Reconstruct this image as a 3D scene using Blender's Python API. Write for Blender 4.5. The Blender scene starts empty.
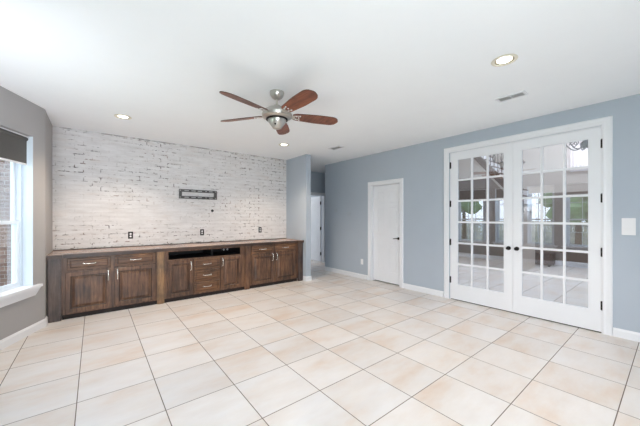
import bpy, bmesh, math, random
from mathutils import Vector, Matrix, noise
random.seed(4)
S = bpy.context.scene
COL = S.collection
PI = math.pi

# ------------------------------------------------------------------ camera
F_PX, YAW, CY, CAMZ = 284.13, 0.6714, 217.53, 1.38
cam_d = bpy.data.cameras.new('camera')
cam = bpy.data.objects.new('camera', cam_d)
COL.objects.link(cam)
cam.location = (0, 0, CAMZ)
cam.rotation_euler = (PI / 2, 0, -YAW)
cam_d.sensor_width = 36.0
cam_d.lens = F_PX / 640 * 36.0
cam_d.shift_y = (CY - 213.0) / 640
cam_d.clip_start = 0.05
S.camera = cam

# ------------------------------------------------------------------ world
W = bpy.data.worlds.new('overcast_sky')
S.world = W
W.use_nodes = True
nt = W.node_tree
bg = nt.nodes['Background']
tc = nt.nodes.new('ShaderNodeTexCoord')
sp = nt.nodes.new('ShaderNodeSeparateXYZ')
cr = nt.nodes.new('ShaderNodeValToRGB')
cr.color_ramp.elements[0].position = 0.0
cr.color_ramp.elements[0].color = (0.90, 0.95, 1.0, 1)
cr.color_ramp.elements[1].position = 0.8
cr.color_ramp.elements[1].color = (0.66, 0.80, 1.0, 1)
nt.links.new(tc.outputs['Generated'], sp.inputs[0])
nt.links.new(sp.outputs['Z'], cr.inputs[0])
nt.links.new(cr.outputs[0], bg.inputs[0])
E_WORLD, E_REAR, E_LEFT, E_CEILING_FILL, E_DOWN, E_FOYER, E_BAY_FILL = 3.8, 3, 3, 102, 112, 220, 9
bg.inputs[1].default_value = E_WORLD

H = 2.755
XR, YB, YC = 4.740, 5.824, 5.150


def area(name, loc, target, sx, sy, energy, color, portal=False, spread=PI):
    L = bpy.data.lights.new(name, 'AREA')
    L.shape = 'RECTANGLE'
    L.size, L.size_y = sx, sy
    L.energy = energy
    L.color = color
    L.spread = spread
    if portal:
        L.cycles.is_portal = True
    o = bpy.data.objects.new(name, L)
    COL.objects.link(o)
    o.location = loc
    d = Vector(target) - Vector(loc)
    o.rotation_euler = d.to_track_quat('-Z', 'Y').to_euler()
    return o


# unseen fill lights added at the window openings behind the camera
area('fill_rear', (0.3, -3.05, 1.3), (0.3, 0, 1.3), 2.1, 1.5, E_REAR, (0.93, 0.965, 1.0))
area('fill_rear_left', (-0.93, -1.2, 1.35), (2, -1.2, 1.25), 2.6, 2.0, E_LEFT, (0.93, 0.965, 1.0))
# unseen fill light added behind the camera, aimed up to brighten the ceiling
area('ceiling_fill', (-0.5, -1.7, 0.85), (-0.2, 1.7, 2.75), 1.6, 1.6, E_CEILING_FILL, (0.90, 0.955, 1.0))
area('bay_fill', (-0.78, 2.75, 1.45), (-0.60, 3.5, 2.15), 0.35, 0.6, E_BAY_FILL, (0.90, 0.95, 1.0), spread=math.radians(150))  # second unseen fill, added beside the bay to lift the far ceiling
area('hallway_room_light', (5.0, 8.4, 2.65), (5.0, 8.4, 0), 1.0, 1.0, 26, (1.0, 0.97, 0.93))
S.view_settings.view_transform = 'Standard'
S.view_settings.look = 'None'
S.view_settings.gamma = 1
S.view_settings.use_curve_mapping = False
S.view_settings.exposure = 0.0

# ------------------------------------------------------------------ helpers
def srgb(r, g, b):
    f = lambda c: (c / 255) / 12.92 if c / 255 <= 0.04045 else (((c / 255) + 0.055) / 1.055) ** 2.4
    return (f(r), f(g), f(b), 1)


class NT:
    def __init__(self, name):
        self.m = bpy.data.materials.new(name)
        self.m.use_nodes = True
        self.t = self.m.node_tree
        self.b = self.t.nodes['Principled BSDF']
        self.out = self.t.nodes['Material Output']

    def n(self, typ, **kw):
        n = self.t.nodes.new(typ)
        for k, v in kw.items():
            if k.startswith('i_'):
                key = k[2:]
                key = int(key) if key.isdigit() else key.replace('_', ' ')
                n.inputs[key].default_value = v
            else:
                setattr(n, k, v)
        return n

    def l(self, a, b):
        self.t.links.new(a, b)

    def ramp(self, src, stops):
        r = self.n('ShaderNodeValToRGB')
        e = r.color_ramp.elements
        full = lambda c: c if len(c) == 4 else (*c, 1)
        e[0].position, e[0].color = stops[0][0], full(stops[0][1])
        e[1].position, e[1].color = stops[-1][0], full(stops[-1][1])
        for p, c in stops[1:-1]:
            el = e.new(p)
            el.color = full(c)
        self.l(src, r.inputs[0])
        return r.outputs[0]

    def mix(self, fac, a, b, mode='MIX'):
        m = self.n('ShaderNodeMix', data_type='RGBA', blend_type=mode)
        for s, v in ((m.inputs[0], fac), (m.inputs[6], a), (m.inputs[7], b)):
            if hasattr(v, 'is_linked'):
                self.l(v, s)
            else:
                s.default_value = v
        return m.outputs[2]

    def math(self, op, a, b=0.0):
        m = self.n('ShaderNodeMath', operation=op)
        for s, v in ((m.inputs[0], a), (m.inputs[1], b)):
            if hasattr(v, 'is_linked'):
                self.l(v, s)
            else:
                s.default_value = v
        return m.outputs[0]

    def pos(self, scale=(1, 1, 1), loc=(0, 0, 0), rot=(0, 0, 0)):
        g = self.n('ShaderNodeNewGeometry')
        mp = self.n('ShaderNodeMapping')
        mp.inputs['Scale'].default_value = scale
        mp.inputs['Location'].default_value = loc
        mp.inputs['Rotation'].default_value = rot
        self.l(g.outputs['Position'], mp.inputs[0])
        return mp.outputs[0]

    def noise(self, vec, scale, detail=4, rough=0.55):
        n = self.n('ShaderNodeTexNoise')
        n.inputs['Scale'].default_value = scale
        n.inputs['Detail'].default_value = detail
        n.inputs['Roughness'].default_value = rough
        self.l(vec, n.inputs['Vector'])
        return n.outputs[0]

    def bump(self, h, strength=0.2, dist=0.005):
        b = self.n('ShaderNodeBump')
        b.inputs['Strength'].default_value = strength
        b.inputs['Distance'].default_value = dist
        self.l(h, b.inputs['Height'])
        self.l(b.outputs[0], self.b.inputs['Normal'])


def flat(name, col, rough=0.5, metal=0.0, bump=0.0, bscale=200, spec=0.5, var=0.03):
    m = NT(name)
    c = srgb(*col)
    p = m.pos()
    nz = m.noise(p, 3.0, 3)
    lo = tuple(x * (1 - var) for x in c[:3])
    hi = tuple(min(1, x * (1 + var)) for x in c[:3])
    m.l(m.ramp(nz, [(0.3, lo), (0.7, hi)]), m.b.inputs['Base Color'])
    m.b.inputs['Roughness'].default_value = rough
    m.b.inputs['Metallic'].default_value = metal
    m.b.inputs['Specular IOR Level'].default_value = spec
    if bump:
        m.bump(m.noise(p, bscale, 3), bump, 0.002)
    return m.m


def wood(name, dark, mid, light, axis='Z', rough=0.42, scale=1.0):
    m = NT(name)
    st = {'X': (1.2, 14, 14), 'Z': (14, 14, 1.2), 'Y': (14, 1.2, 14)}[axis]
    p = m.pos(tuple(s * scale for s in st))
    g = m.noise(p, 2.2, 6, 0.65)
    p2 = m.pos((1, 1, 1))
    patch = m.noise(p2, 3.1, 3)
    fine = m.noise(m.pos(tuple(s * 4 * scale for s in st)), 2.5, 3, 0.6)
    base = m.ramp(g, [(0.30, srgb(*dark)), (0.5, srgb(*mid)), (0.72, srgb(*light))])
    pc = m.ramp(patch, [(0.35, (0.66, 0.68, 0.74)), (0.65, (1.30, 1.18, 1.02))])
    c = m.mix(1.0, base, pc, 'MULTIPLY')
    fc = m.ramp(fine, [(0.3, (0.75, 0.75, 0.75)), (0.6, (1.08, 1.08, 1.08))])
    c = m.mix(1.0, c, fc, 'MULTIPLY')
    m.l(c, m.b.inputs['Base Color'])
    m.b.inputs['Roughness'].default_value = rough
    m.bump(fine, 0.15, 0.002)
    return m.m


def floor_mat():
    m = NT('cream_travertine_tile')
    T = 0.50356
    x0, y0 = -0.101844 - 20 * T, 1.77537 - 20 * T
    p = m.pos((1, 1, 1), (-x0, -y0, 0))
    sx = m.n('ShaderNodeSeparateXYZ')
    m.l(p, sx.inputs[0])
    def edge(o):
        a = m.math('DIVIDE', o, T)
        fr = m.math('FRACT', a)
        d = m.math('MINIMUM', fr, m.math('SUBTRACT', 1.0, fr))
        return m.math('MULTIPLY', d, T), m.math('FLOOR', a)
    ex, ix = edge(sx.outputs[0])
    ey, iy = edge(sx.outputs[1])
    d = m.math('MINIMUM', ex, ey)
    groove = m.n('ShaderNodeMapRange')
    groove.interpolation_type = 'SMOOTHSTEP'
    groove.inputs[1].default_value = 0.0018
    groove.inputs[2].default_value = 0.0042
    m.l(d, groove.inputs[0])
    cid = m.n('ShaderNodeCombineXYZ')
    m.l(ix, cid.inputs[0]); m.l(iy, cid.inputs[1])
    wn = m.n('ShaderNodeTexWhiteNoise')
    m.l(cid.outputs[0], wn.inputs['Vector'])
    # per-tile shifted cloud pattern, drawn out along one direction
    off = m.n('ShaderNodeVectorMath', operation='MULTIPLY_ADD')
    m.l(wn.outputs['Color'], off.inputs[0])
    off.inputs[1].default_value = (9, 9, 9)
    st = m.n('ShaderNodeMapping')
    st.inputs['Scale'].default_value = (0.8, 1.9, 1)
    m.l(p, st.inputs[0])
    m.l(st.outputs[0], off.inputs[2])
    n1 = m.noise(off.outputs[0], 1.5, 5, 0.62)
    n2 = m.noise(off.outputs[0], 5.0, 5, 0.6)
    c = m.ramp(n1, [(0.32, srgb(230, 229, 229)), (0.52, srgb(225, 220, 216)), (0.67, srgb(219, 206, 195)), (0.86, srgb(211, 186, 165))])
    c2 = m.ramp(n2, [(0.3, (0.97, 0.97, 0.975)), (0.7, (1.02, 1.015, 1.01))])
    c = m.mix(1.0, c, c2, 'MULTIPLY')
    tv = m.ramp(wn.outputs['Value'], [(0, (0.94, 0.94, 0.94)), (1, (1.03, 1.02, 1.01))])
    c = m.mix(1.0, c, tv, 'MULTIPLY')
    c = m.mix(groove.outputs[0], srgb(112, 100, 90), c)
    m.l(c, m.b.inputs['Base Color'])
    rr = m.math('SUBTRACT', 0.80, m.math('MULTIPLY', groove.outputs[0], 0.48))
    m.l(rr, m.b.inputs['Roughness'])
    m.b.inputs['Specular IOR Level'].default_value = 0.55
    hb = m.math('ADD', groove.outputs[0], m.math('MULTIPLY', n2, 0.10))
    m.bump(hb, 0.5, 0.003)
    return m.m


def brick_mat(name, whitewash=True):
    m = NT(name)
    g = m.n('ShaderNodeNewGeometry')
    sx = m.n('ShaderNodeSeparateXYZ')
    m.l(g.outputs['Position'], sx.inputs[0])
    cb = m.n('ShaderNodeCombineXYZ')
    # run the courses along x (or y for walls that face x)
    m.l(m.math('ADD', sx.outputs[0], sx.outputs[1]), cb.inputs[0])
    m.l(sx.outputs[2], cb.inputs[1])
    wob = m.noise(cb.outputs[0], 3.0, 4)
    wv = m.n('ShaderNodeVectorMath', operation='MULTIPLY_ADD')
    m.l(wob, wv.inputs[0])
    wv.inputs[1].default_value = (0.012, 0.016, 0)
    m.l(cb.outputs[0], wv.inputs[2])
    br = m.n('ShaderNodeTexBrick')
    m.l(wv.outputs[0], br.inputs['Vector'])
    br.inputs['Scale'].default_value = 1.0
    br.inputs['Brick Width'].default_value = 0.215
    br.inputs['Row Height'].default_value = 0.070 if whitewash else 0.075
    br.inputs['Mortar Size'].default_value = 0.0085 if whitewash else 0.0055
    br.inputs['Mortar Smooth'].default_value = 0.35
    br.inputs['Color1'].default_value = (0.2, 0.2, 0.2, 1)
    br.inputs['Color2'].default_value = (0.8, 0.8, 0.8, 1)
    fac = br.outputs['Fac']
    st = m.n('ShaderNodeMapping')
    st.inputs['Scale'].default_value = (1.0, 4.5, 1)
    m.l(cb.outputs[0], st.inputs[0])
    if whitewash:
        streak = m.noise(st.outputs[0], 9.0, 5, 0.7)
        base = m.ramp(m.noise(st.outputs[0], 3.4, 6, 0.65), [(0.3, srgb(208, 206, 206)), (0.65, srgb(226, 225, 226))])
        base = m.mix(m.math('MULTIPLY', fac, 0.05), base, srgb(178, 170, 168))
        # bare brick where the wash has worn off: along the joints, in loose patches
        patch = m.ramp(m.noise(cb.outputs[0], 1.7, 5, 0.68), [(0.42, (0.06,) * 3), (0.58, (1, 1, 1))])
        crack = m.ramp(m.noise(cb.outputs[0], 15.0, 5, 0.68), [(0.51, (0, 0, 0)), (0.58, (1, 1, 1))])
        joint = m.math('MULTIPLY', m.math('MULTIPLY', fac, crack), patch)
        chip = m.ramp(m.noise(st.outputs[0], 12.0, 6, 0.74), [(0.615, (0, 0, 0)), (0.655, (1, 1, 1))])
        msk = m.math('MAXIMUM', joint, m.math('MULTIPLY', chip, m.math('MULTIPLY', patch, 0.8)))
        top = m.math('MULTIPLY', m.ramp(m.math('SUBTRACT', sx.outputs[2], 2.0), [(0.732, (0, 0, 0)), (0.742, (1, 1, 1))]), m.ramp(m.noise(cb.outputs[0], 6.0, 5, 0.7), [(0.44, (0, 0, 0)), (0.56, (0.75,) * 3)]))
        msk = m.math('MAXIMUM', msk, top)
        dark = m.mix(m.ramp(m.noise(cb.outputs[0], 5, 3), [(0.45, (0, 0, 0)), (0.65, (1, 1, 1))]), srgb(66, 62, 64), srgb(138, 110, 98))
        c = m.mix(m.math('MULTIPLY', msk, 0.92), base, dark)
        pink = m.ramp(m.noise(st.outputs[0], 2.1, 4, 0.7), [(0.54, (0, 0, 0)), (0.75, (0.4, 0.4, 0.4))])
        c = m.mix(pink, c, srgb(208, 196, 188))
        hgt = m.math('SUBTRACT', m.math('MULTIPLY', streak, 0.8), m.math('MULTIPLY', fac, 0.15))
        m.bump(hgt, 0.45, 0.006)
        m.b.inputs['Roughness'].default_value = 0.75
    else:
        b1 = m.ramp(m.noise(st.outputs[0], 2.5, 4), [(0.3, srgb(108, 84, 76)), (0.7, srgb(146, 122, 112))])
        b1 = m.mix(0.35, b1, br.outputs['Color'], 'SOFT_LIGHT')
        c = m.mix(fac, b1, srgb(162, 156, 150))
        m.bump(m.math('MULTIPLY', fac, -1.0), 0.6, 0.008)
        m.b.inputs['Roughness'].default_value = 0.85
    m.l(c, m.b.inputs['Base Color'])
    return m.m


def glass_mat(name, refl, tint=(1, 1, 1, 1)):
    m = NT(name)
    m.t.nodes.remove(m.b)
    tr = m.n('ShaderNodeBsdfTransparent')
    tr.inputs[0].default_value = tint
    gl = m.n('ShaderNodeBsdfGlossy')
    gl.inputs['Roughness'].default_value = 0.0
    gl.inputs['Color'].default_value = (0.93, 0.97, 1, 1)
    lw = m.n('ShaderNodeLayerWeight')
    lw.inputs[0].default_value = 0.35
    f = m.math('ADD', refl, m.math('MULTIPLY', lw.outputs['Fresnel'], 0.25))
    f = m.math('MINIMUM', f, 0.95)
    mx = m.n('ShaderNodeMixShader')
    m.l(f, mx.inputs[0]); m.l(tr.outputs[0], mx.inputs[1]); m.l(gl.outputs[0], mx.inputs[2])
    m.l(mx.outputs[0], m.out.inputs[0])
    return m.m


def emit_mat(name, col, strength):
    m = NT(name)
    m.b.inputs['Base Color'].default_value = (0.9, 0.9, 0.85, 1)
    m.b.inputs['Emission Color'].default_value = col
    m.b.inputs['Emission Strength'].default_value = strength
    return m.m


M = dict(
    blue=flat('blue_grey_wall_paint', (179, 189, 200), 0.75, bump=0.25, bscale=160, var=0.012),
    grey=flat('warm_grey_wall_paint', (168, 166, 166), 0.75, bump=0.25, bscale=160, var=0.012),
    ceil=flat('white_ceiling_paint', (248, 251, 254), 0.85, bump=0.3, bscale=120, var=0.01),
    taupe=flat('taupe_wall_dimmed', (132, 118, 108), 0.8, bump=0.2, bscale=160, var=0.02),
    beige=flat('beige_wall_paint', (208, 199, 190), 0.8, bump=0.2, bscale=160, var=0.015),
    trim=flat('white_semigloss_trim', (236, 238, 242), 0.35, var=0.01),
    plate=flat('white_plastic_plate', (238, 238, 240), 0.35, var=0.01),
    paintplate=flat('wall_coloured_switch_plate', (178, 187, 196), 0.45, var=0.01),
    floor=floor_mat(),
    wash=brick_mat('whitewashed_brick', True),
    brick=brick_mat('exterior_brick', False),
    oak=wood('stained_cabinet_wood_vertical', (60, 43, 35), (100, 73, 57), (136, 104, 80), 'Z'),
    oakx=wood('stained_cabinet_wood_horizontal', (62, 43, 33), (104, 75, 55), (140, 105, 77), 'X'),
    glaze=wood('dark_glaze_stain', (40, 27, 22), (54, 38, 31), (68, 50, 41), 'Z'),
    edge=wood('shaded_worktop_edge', (52, 40, 36), (72, 56, 50), (92, 74, 66), 'X'),
    oakg=wood('grey_brown_weathered_post', (58, 49, 47), (82, 70, 67), (106, 93, 88), 'Z'),
    oakl=wood('light_brown_post', (104, 80, 58), (138, 110, 82), (166, 136, 104), 'Z'),
    top=wood('brown_wood_worktop', (134, 114, 106), (166, 146, 137), (190, 170, 162), 'X', rough=0.25),
    dark=flat('dark_paint_and_gap_shade', (38, 30, 27), 0.8, var=0.1),  # also used on strips that stand in for gap shade
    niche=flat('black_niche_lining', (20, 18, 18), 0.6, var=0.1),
    nickel=flat('brushed_nickel', (205, 202, 196), 0.28, metal=1.0, var=0.03),
    pull=flat('polished_nickel_pull', (225, 222, 215), 0.22, metal=1.0, var=0.02),
    bronze=flat('oil_rubbed_bronze', (44, 40, 40), 0.35, metal=0.8, var=0.05),
    blade=wood('cherry_fan_blade', (92, 54, 42), (124, 76, 60), (148, 96, 76), 'Y', rough=0.38, scale=0.7),
    bladeedge=flat('dark_blade_edge', (74, 44, 36), 0.5),
    gunmetal=flat('grey_steel_bracket', (108, 106, 106), 0.4, metal=0.6, var=0.06),
    black=flat('black_plastic', (22, 22, 24), 0.35, var=0.05),
    shade=flat('charcoal_roller_shade', (92, 90, 88), 0.85, bump=0.4, bscale=300, var=0.08),
    whiteshade=flat('white_roller_shade', (226, 222, 216), 0.85, bump=0.3, bscale=300, var=0.03),
    vinyl=flat('white_vinyl_window_frame', (226, 236, 246), 0.35, var=0.01),
    glass=glass_mat('clear_window_glass', 0.03),
    frglass=glass_mat('french_door_glass', 0.17, (0.90, 0.92, 0.96, 1)),
    bulb=emit_mat('lit_downlight_lens', (1.0, 0.94, 0.82, 1), 6.0),
    trimwarm=flat('downlight_trim', (222, 216, 200), 0.4, var=0.01),
    baffle=flat('downlight_baffle', (150, 142, 124), 0.5, var=0.02),
    iron=flat('wrought_iron', (36, 30, 28), 0.5, metal=0.5),
    treadwood=wood('brown_stair_wood', (56, 36, 27), (88, 58, 43), (116, 82, 62), 'Y'),
    leaf=flat('green_foliage', (128, 156, 112), 0.8, bump=1.0, bscale=20, var=0.35),
    grass=flat('lawn_grass', (140, 160, 118), 0.9, bump=1.0, bscale=60, var=0.25),
    bark=flat('grey_brown_bark', (104, 88, 72), 0.9, bump=1.0, bscale=30, var=0.2),
    curtain=flat('sheer_white_curtain', (238, 230, 224), 0.9, var=0.02),
    fence=wood('pale_weathered_fence', (190, 190, 190), (214, 214, 214), (232, 232, 232), 'Z', rough=0.8),
    concrete=flat('pale_soffit', (214, 214, 212), 0.9),
)


def sheer():
    m = NT('sheer_curtain_cloth')
    m.t.nodes.remove(m.b)
    d = m.n('ShaderNodeBsdfDiffuse'); d.inputs[0].default_value = srgb(240, 230, 226)
    t = m.n('ShaderNodeBsdfTranslucent'); t.inputs[0].default_value = srgb(246, 236, 232)
    x = m.n('ShaderNodeMixShader'); x.inputs[0].default_value = 0.6
    m.l(d.outputs[0], x.inputs[1]); m.l(t.outputs[0], x.inputs[2]); m.l(x.outputs[0], m.out.inputs[0])
    return m.m


M['curtain'] = sheer()


class MB:
    def __init__(self):
        self.bm = bmesh.new()

    def box(self, a, b, bevel=0.0):
        x0, x1 = sorted((a[0], b[0])); y0, y1 = sorted((a[1], b[1])); z0, z1 = sorted((a[2], b[2]))
        vs = [self.bm.verts.new(p) for p in ((x0, y0, z0), (x1, y0, z0), (x1, y1, z0), (x0, y1, z0), (x0, y0, z1), (x1, y0, z1), (x1, y1, z1), (x0, y1, z1))]
        fs = [self.bm.faces.new([vs[i] for i in q]) for q in ((0, 3, 2, 1), (4, 5, 6, 7), (0, 1, 5, 4), (1, 2, 6, 5), (2, 3, 7, 6), (3, 0, 4, 7))]
        if bevel:
            es = list({e for f in fs for e in f.edges})
            bmesh.ops.bevel(self.bm, geom=es, offset=bevel, segments=2, affect='EDGES')
        return self

    def hexa(self, pts):  # 8 points: bottom ring, top ring
        vs = [self.bm.verts.new(p) for p in pts]
        for q in ((0, 3, 2, 1), (4, 5, 6, 7), (0, 1, 5, 4), (1, 2, 6, 5), (2, 3, 7, 6), (3, 0, 4, 7)):
            self.bm.faces.new([vs[i] for i in q])
        return self

    def prism(self, prof, fn, t0, t1):  # profile of (a,b) swept from t0 to t1: fn(t,a,b)->point
        r0 = [self.bm.verts.new(fn(t0, a, b)) for a, b in prof]
        r1 = [self.bm.verts.new(fn(t1, a, b)) for a, b in prof]
        n = len(prof)
        for i in range(n):
            self.bm.faces.new((r0[i], r0[(i + 1) % n], r1[(i + 1) % n], r1[i]))
        self.bm.faces.new(r0[::-1]); self.bm.faces.new(r1)
        return self

    def lathe(self, prof, c, axis=(0, 0, 1), seg=32, cap=True):  # prof (r, h)
        c = Vector(c)
        q = Vector((0, 0, 1)).rotation_difference(Vector(axis).normalized())
        rings = []
        for r, h in prof:
            rings.append([self.bm.verts.new(c + q @ Vector((r * math.cos(2 * PI * k / seg), r * math.sin(2 * PI * k / seg), h))) for k in range(seg)])
        for a, b in zip(rings, rings[1:]):
            for k in range(seg):
                self.bm.faces.new((a[k], a[(k + 1) % seg], b[(k + 1) % seg], b[k]))
        if cap and prof[0][0] > 1e-6:
            self.bm.faces.new(rings[0][::-1])
        if cap and prof[-1][0] > 1e-6:
            self.bm.faces.new(rings[-1])
        bmesh.ops.remove_doubles(self.bm, verts=self.bm.verts, dist=1e-6)
        return self

    def tube(self, pts, r, seg=10):
        pts = [Vector(p) for p in pts]
        rings = []
        up = None
        for i, p in enumerate(pts):
            t = (pts[min(i + 1, len(pts) - 1)] - pts[max(i - 1, 0)]).normalized()
            if up is None:
                up = t.orthogonal().normalized()
            up = (up - t * up.dot(t)).normalized()
            s = t.cross(up)
            rr = r[i] if isinstance(r, (list, tuple)) else r
            rings.append([self.bm.verts.new(p + up * rr * math.cos(2 * PI * k / seg) + s * rr * math.sin(2 * PI * k / seg)) for k in range(seg)])
        for a, b in zip(rings, rings[1:]):
            for k in range(seg):
                self.bm.faces.new((a[k], a[(k + 1) % seg], b[(k + 1) % seg], b[k]))
        self.bm.faces.new(rings[0][::-1]); self.bm.faces.new(rings[-1])
        return self

    def panel(self, fn, u0, u1, v0, v1, rings, back, glaze=()):
        """nested rectangles: fn(u, v, depth) -> point; rings = [(inset, depth)], back = depth of the back"""
        def rect(i, d):
            return [self.bm.verts.new(fn(u, v, d)) for u, v in ((u0 + i, v0 + i), (u1 - i, v0 + i), (u1 - i, v1 - i), (u0 + i, v1 - i))]
        R = [rect(0, back)] + [rect(i, d) for i, d in rings]
        for i, (a, b) in enumerate(zip(R, R[1:])):
            for k in range(4):
                f = self.bm.faces.new((a[k], a[(k + 1) % 4], b[(k + 1) % 4], b[k]))
                if i in glaze:
                    f.material_index = 1
        self.bm.faces.new(R[0][::-1]); self.bm.faces.new(R[-1])
        return self

    def build(self, name, mat, parent=None, smooth=False):
        bmesh.ops.recalc_face_normals(self.bm, faces=self.bm.faces)
        me = bpy.data.meshes.new(name)
        if parent is not None:
            bmesh.ops.translate(self.bm, vec=-wloc(parent), verts=self.bm.verts)
        self.bm.to_mesh(me)
        self.bm.free()
        for mm in (mat if isinstance(mat, (list, tuple)) else [mat]):
            me.materials.append(mm)
        if smooth:
            me.polygons.foreach_set('use_smooth', [True] * len(me.polygons))
            try:
                me.set_sharp_from_angle(angle=math.radians(35))
            except Exception:
                pass
        o = bpy.data.objects.new(name, me)
        COL.objects.link(o)
        if parent is not None:
            o.parent = parent
        return o


def wloc(o):
    v = Vector((0, 0, 0))
    while o is not None:
        v += Vector(o.location)
        o = o.parent
    return v


def tag(o, label, cat, group=None, kind=None):
    o['label'] = label
    o['category'] = cat
    if group:
        o['group'] = group
    if kind:
        o['kind'] = kind
    return o


def thing(name, loc, label=None, cat=None, group=None):
    o = bpy.data.objects.new(name, None)
    o.empty_display_size = 0.1
    COL.objects.link(o)
    o.location = loc
    if label:
        tag(o, label, cat, group)
    return o


def struct(o, label=None, cat=None):
    o['kind'] = 'structure'
    if label:
        o['label'] = label
        o['category'] = cat
    return o


def copy_tree(o, parent=None):
    kids = list(o.children)
    c = o.copy()
    COL.objects.link(c)
    if parent is not None:
        c.parent = parent
    for k in kids:
        copy_tree(k, c)
    return c


class Frame:
    """wall coordinates: t along the wall, w outward behind its face, z up"""
    def __init__(self, o, d, n):
        self.o, self.d, self.n = Vector((*o, 0)), Vector((*d, 0)).normalized(), Vector((*n, 0)).normalized()

    def __call__(self, t, w, z):
        return self.o + self.d * t + self.n * w + Vector((0, 0, z))


def wall(name, fr, L, h, th, holes, mat, label, z0=0.0, t0=0.0):
    ts = sorted({t0, L, *[x for q in holes for x in q[:2]]})
    zs = sorted({z0, h, *[x for q in holes for x in q[2:]]})
    b = MB()
    V = {}
    def v(i, j, k):
        if (i, j, k) not in V:
            V[(i, j, k)] = b.bm.verts.new(fr(ts[i], (0, th)[k], zs[j]))
        return V[(i, j, k)]
    def solid(i, j):
        if i < 0 or j < 0 or i >= len(ts) - 1 or j >= len(zs) - 1:
            return False
        ct, cz = (ts[i] + ts[i + 1]) / 2, (zs[j] + zs[j + 1]) / 2
        return not any(q[0] < ct < q[1] and q[2] < cz < q[3] for q in holes)
    for i in range(len(ts) - 1):
        for j in range(len(zs) - 1):
            if not solid(i, j):
                continue
            for k in (0, 1):
                b.bm.faces.new((v(i, j, k), v(i + 1, j, k), v(i + 1, j + 1, k), v(i, j + 1, k)))
            for (di, dj, p, q) in ((-1, 0, (i, j), (i, j + 1)), (1, 0, (i + 1, j), (i + 1, j + 1)), (0, -1, (i, j), (i + 1, j)), (0, 1, (i, j + 1), (i + 1, j + 1))):
                if not solid(i + di, j + dj):
                    b.bm.faces.new((v(*p, 0), v(*q, 0), v(*q, 1), v(*p, 1)))
    return struct(b.build(name, mat), label, 'wall')


# ------------------------------------------------------------------ room shell
fb = MB().box((-1.2, -3.25, -0.1), (10.7, 10.2, 0.0))
struct(fb.build('floor', M['floor']), 'cream stone-look square tiles with thin brown grout lines', 'floor')
cb_ = MB().box((-1.35, -3.25, H), (4.86, 7.0, H + 0.12)).box((4.86, 5.755, H), (6.7, 10.2, H + 0.12)).box((3.6, 7.0, H), (4.86, 10.2, H + 0.12))
struct(cb_.build('ceiling', M['ceil']), 'flat white textured ceiling', 'ceiling')

frR = Frame((XR, -3.25), (0, 1), (1, 0))          # t = y + 3.25
R = lambda y: y + 3.25
wall('wall_right', frR, R(5.755), H, 0.12, [(R(0.553), R(2.408), 0, 2.475), (R(3.42), R(4.18), 0, 2.082)], M['blue'], 'long blue-grey wall holding the glazed double doors and the small white door')
frB = Frame((-0.6, YB), (1, 0), (0, 1))
wall('wall_brick', frB, 4.2, H, 0.15, [(0.6 + 1.860 - 0.017, 0.6 + 1.860 + 0.017, 1.500, 1.534)], M['wash'], 'whitewashed brick wall above the long low cabinets')
wall('wall_column', Frame((3.60, 5.015), (0, 1), (1, 0)), 4.2, H, 0.125, [], M['blue'], 'blue-grey stub wall between the brick wall and the hallway opening')
wall('wall_left_return', Frame((-0.49, 4.995), (0, 1), (-1, 0)), 0.83, H, 0.12, [], M['grey'], 'narrow grey wall return beside the brick wall')
dA = Vector((-0.42, -0.9075)).normalized()
nA = Vector((-0.9075, 0.42)).normalized()
frA = Frame((-0.488, 5.0), dA, nA)
WZ0, WZ1 = 0.545, 2.35
wall('wall_left_angled', frA, 1.21, H, 0.2, [(0.205, 1.035, WZ0, WZ1)], M['grey'], 'grey angled bay wall with the shaded window')
cx_, cy_ = frA(1.2, 0, 0)[0], frA(1.2, 0, 0)[1]
frL = Frame((cx_, cy_), (0, -1), (-1, 0))          # t = cy_ - y
Lt = lambda y: cy_ - y
wins = {'B': (3.80, 2.99), 'C': (2.90, 2.24), 'D': (1.99, 1.05)}
bigL = (Lt(0.1), Lt(-2.5), 0.35, 2.35)
wall('wall_left', frL, Lt(-3.25), H, 0.2, [(Lt(a), Lt(b), WZ0, WZ1) for a, b in wins.values()] + [bigL], M['grey'], 'grey bay wall with a row of windows')
wall('wall_back', Frame((-1.2, -3.15), (1, 0), (0, -1)), 6.0, H, 0.12, [(0.4, 2.6, 0.5, 2.1)], M['grey'], 'grey wall with a wide window opening')
# hallway
wall('wall_hall_end', Frame((3.725, 6.80), (1, 0), (0, 1)), 2.9, H, 0.12, [(1.035, 1.845, 0, 2.06)], M['blue'], 'dim grey wall with a doorway at the end of the hallway')
wall('wall_hall_side', Frame((6.6, 5.755), (0, 1), (1, 0)), 4.4, H, 0.12, [], M['blue'], 'side wall of the hallway')
wall('wall_hall_near', Frame((4.74, 5.755), (1, 0), (0, -1)), 1.86, H, 0.12, [], M['blue'], 'grey hallway wall behind the long blue-grey wall', t0=0.12)
wall('wall_far_room', Frame((3.6, 10.1), (1, 0), (0, 1)), 3.1, H, 0.12, [], M['trim'], 'white wall of the room beyond the hallway')

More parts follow.
